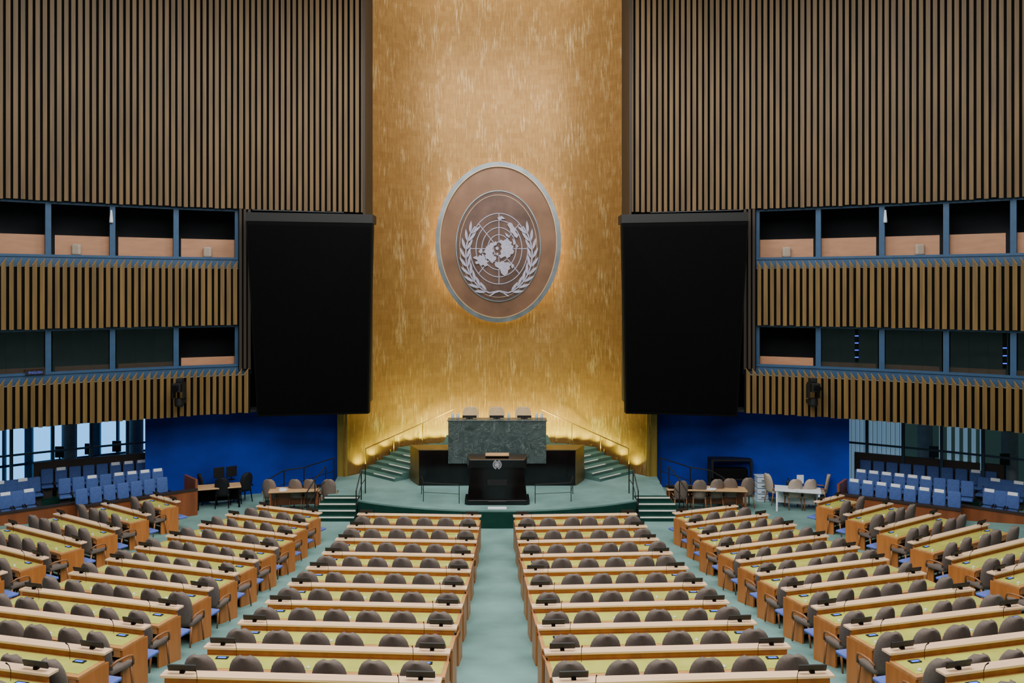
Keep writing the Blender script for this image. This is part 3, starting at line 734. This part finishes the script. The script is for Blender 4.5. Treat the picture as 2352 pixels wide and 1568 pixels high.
for sd,nm in ((-1,'left'),(1,'right')):
    rail('black metal railing at the outer side of the %s stage steps'%nm,[(sd*6.25,28.45,0.0),(sd*6.1,29.0,.3),(sd*5.9,29.8,.57)],.95)
    rail('black metal railing at the inner side of the %s stage steps'%nm,[(sd*4.62,28.38,0.0),(sd*4.55,29.0,.57),(sd*4.55,29.9,.57)],1.0)
    rail('black metal railing curving along the %s blue wall beside the stage'%nm,[(sd*5.9,31.3,.57),(sd*7.0,31.4,.2),(sd*7.6,30.9,.2),(sd*8.05,30.15,0)],.95)
    rail('low thin black rail on the stage front %s of the rostrum'%nm,[(sd*1.25,28.5,.57),(sd*2.45,28.75,.57),(sd*2.6,29.8,.57)],.62,r=.014)
    struct(MB().prism([(sd*5.9,31.2),(sd*8.1,30.2),(sd*8.3,31.0),(sd*7.6,32.0),(sd*6.0,32.5)],0.005,.20).build('floor_ramp_'+nm,M['carpet']))

# ------------------------------------------------------------------ broadcast cameras, booth devices, lobby items
for sd,nm,px in ((-1,'left',430),(1,'right',1850)):
    x=(px-AX)*29.9/F; y=wy(x)-.72
    t=thing('broadcast_camera','black remote video camera mounted on the %s lower balcony front'%nm,'camera',(x,y,3.95))
    MB().box(-.14,.14,-.30,.25,.22,.52).build('body',M['black'],t,bev=.02)
    MB().tube([(0,-.30,.37),(0,-.48,.37)],[.09,.10],14).build('lens',M['matte'],t)
    MB().box(-.20,-.15,-.12,.12,.0,.46).build('yoke_arm',M['black'],t); MB().box(.15,.20,-.12,.12,.0,.46).build('yoke_arm',M['black'],t)
    MB().lathe((0,0,-.28),[(.12,0),(.15,.06),(.15,.26),(.12,.279)],16).build('pan_head',M['black'],t)
    MB().box(-.05,.05,.05,.55,-.22,-.10).build('wall_bracket',M['black'],t)
    MB().box(-.10,.10,-.05,.2,.521,.66).build('viewfinder',M['black'],t,bev=.02)
for px,py,w in ((173,575,'second left booth'),(475,578,'left booth next to the screen'),(1808,573,'right booth next to the screen'),(2115,568,'third right booth')):
    x=(px-AX)*29/F
    for _ in range(4): Yq=wy(x)+.25; x=(px-AX)*Yq/F
    z=8.73
    tag(MB().box(x-.14,x+.14,Yq,Yq+.16,z,z+.36).build('loudspeaker',M['chairbeige'],bev=.05),'small beige loudspeaker in the upper window of the %s'%w,'loudspeaker','booth loudspeakers')
for px,w in ((250,'left'),(2038,'right')):
    x=(px-AX)*28.6/F; Yq=wy(x)+.12
    tag(MB().lathe((x,Yq,9.82),[(.06,0),(.06,.05),(.03,.40),(.02,.42)],12).build('booth_lamp',M['white'],smooth=True),'small white tapered lamp on the %s upper booth post'%w,'lamp')
for px,n,w in ((1978,4,'nearer the screen'),(2225,3,'nearer the frame edge')):
    x=(px-AX)*28.9/F; Yq=wy(x)+.20
    t=thing('signal_light_bar','vertical bar of small blue lights in right lower booth window, %s'%w,'light bar',(x,Yq,5.15))
    MB().box(-.04,.04,0,.05,0,1.1).build('bar',M['matte'],t)
    for k in range(n): MB().box(-.06,.06,-.012,0,.15+.24*k,.18+.24*k).build('blue_light',M['ledblue2'],t)
cu=bpy.data.curves.new('sign','FONT'); cu.body='ENGLISH'; cu.size=.10; cu.align_x='CENTER'
to=bpy.data.objects.new('tmp',cu); COL.objects.link(to); bpy.context.view_layer.update()
me=bpy.data.meshes.new_from_object(to.evaluated_get(bpy.context.evaluated_depsgraph_get())); bpy.data.objects.remove(to)
x=(70-AX)*27.2/F; Yq=wy(x)+.05
t=thing('booth_sign','small dark sign reading ENGLISH in blue letters below left booth window','sign',(x,Yq,4.93),math.atan2(wy(x+.1)-wy(x-.1),.2))
MB().box(-.28,.28,0,.03,-.02,.11).build('board',M['black'],t)
me.materials.append(M['signblue']); o=bpy.data.objects.new('lettering',me); COL.objects.link(o); o.parent=t; o.location=(0,-.006,.01); o.rotation_euler=(math.pi/2,0,0)
for px,w,sd in ((137,'leftmost',-1),(205,'middle',-1),(268,'rightmost',-1),(2015,'left',1),(2145,'middle',1),(2308,'right',1)):
    x=(px-AX)*31/F
    for _ in range(6): Yq=wy(x)+4.2; x=(px-AX)*Yq/F
    t=thing('lobby_terminal','black upright terminal on a stand in the %s lobby, %s one'%('left' if sd<0 else 'right',w),'terminal',(x,Yq,.05),0,'lobby terminals')
    MB().box(-.16,.16,-.03,.03,1.55,1.95).build('panel',M['black'],t,bev=.01); MB().tube([(0,0,.03),(0,0,1.55)],.03).build('stand',M['black'],t); MB().box(-.2,.2,-.15,.15,0,.03).build('foot',M['black'],t)

# ------------------------------------------------------------------ light
def area(loc,tgt,sx,sy,en,col=(1,1,1)):
    ld=bpy.data.lights.new('unseen_area_light','AREA'); ld.shape='RECTANGLE'; ld.size=sx; ld.size_y=sy; ld.energy=en; ld.color=col
    o=bpy.data.objects.new('unseen_area_light',ld); COL.objects.link(o); o.location=loc
    o.rotation_euler=(Vector(tgt)-Vector(loc)).to_track_quat('-Z','Y').to_euler()
area((0,15,19),(0,17,0),24,12,6300,(1,.98,.93))
area((0,3,16),(0,26,2),16,6,1700,(1,.96,.9))  # unseen fill light added for the front seats
area((0,30.5,23),(0,35,9),8,1.5,700,(1,.92,.74))  # unseen wash light added for the gold wall
area((0,27,18),(0,31,0),5,2,1100,(1,1,.98))
area((0,34.6,2.0),(0,35.5,7),4.2,.3,190,(1,.98,.34))  # strip light added behind the bench for the lower wall glow
w=bpy.data.worlds.new('world'); S.world=w; w.use_nodes=True
w.node_tree.nodes['Background'].inputs[0].default_value=(.85,.93,1,1); w.node_tree.nodes['Background'].inputs[1].default_value=.17

# ------------------------------------------------------------------ camera
cd=bpy.data.cameras.new('camera'); co=bpy.data.objects.new('camera',cd); COL.objects.link(co)
co.location=(0,0,H); co.rotation_euler=(math.pi/2,0,0); cd.sensor_width=36; cd.lens=F/2352*36
cd.shift_x=(1176-AX)/2352; cd.shift_y=-(784-HY)/2352; cd.clip_end=300
S.camera=co
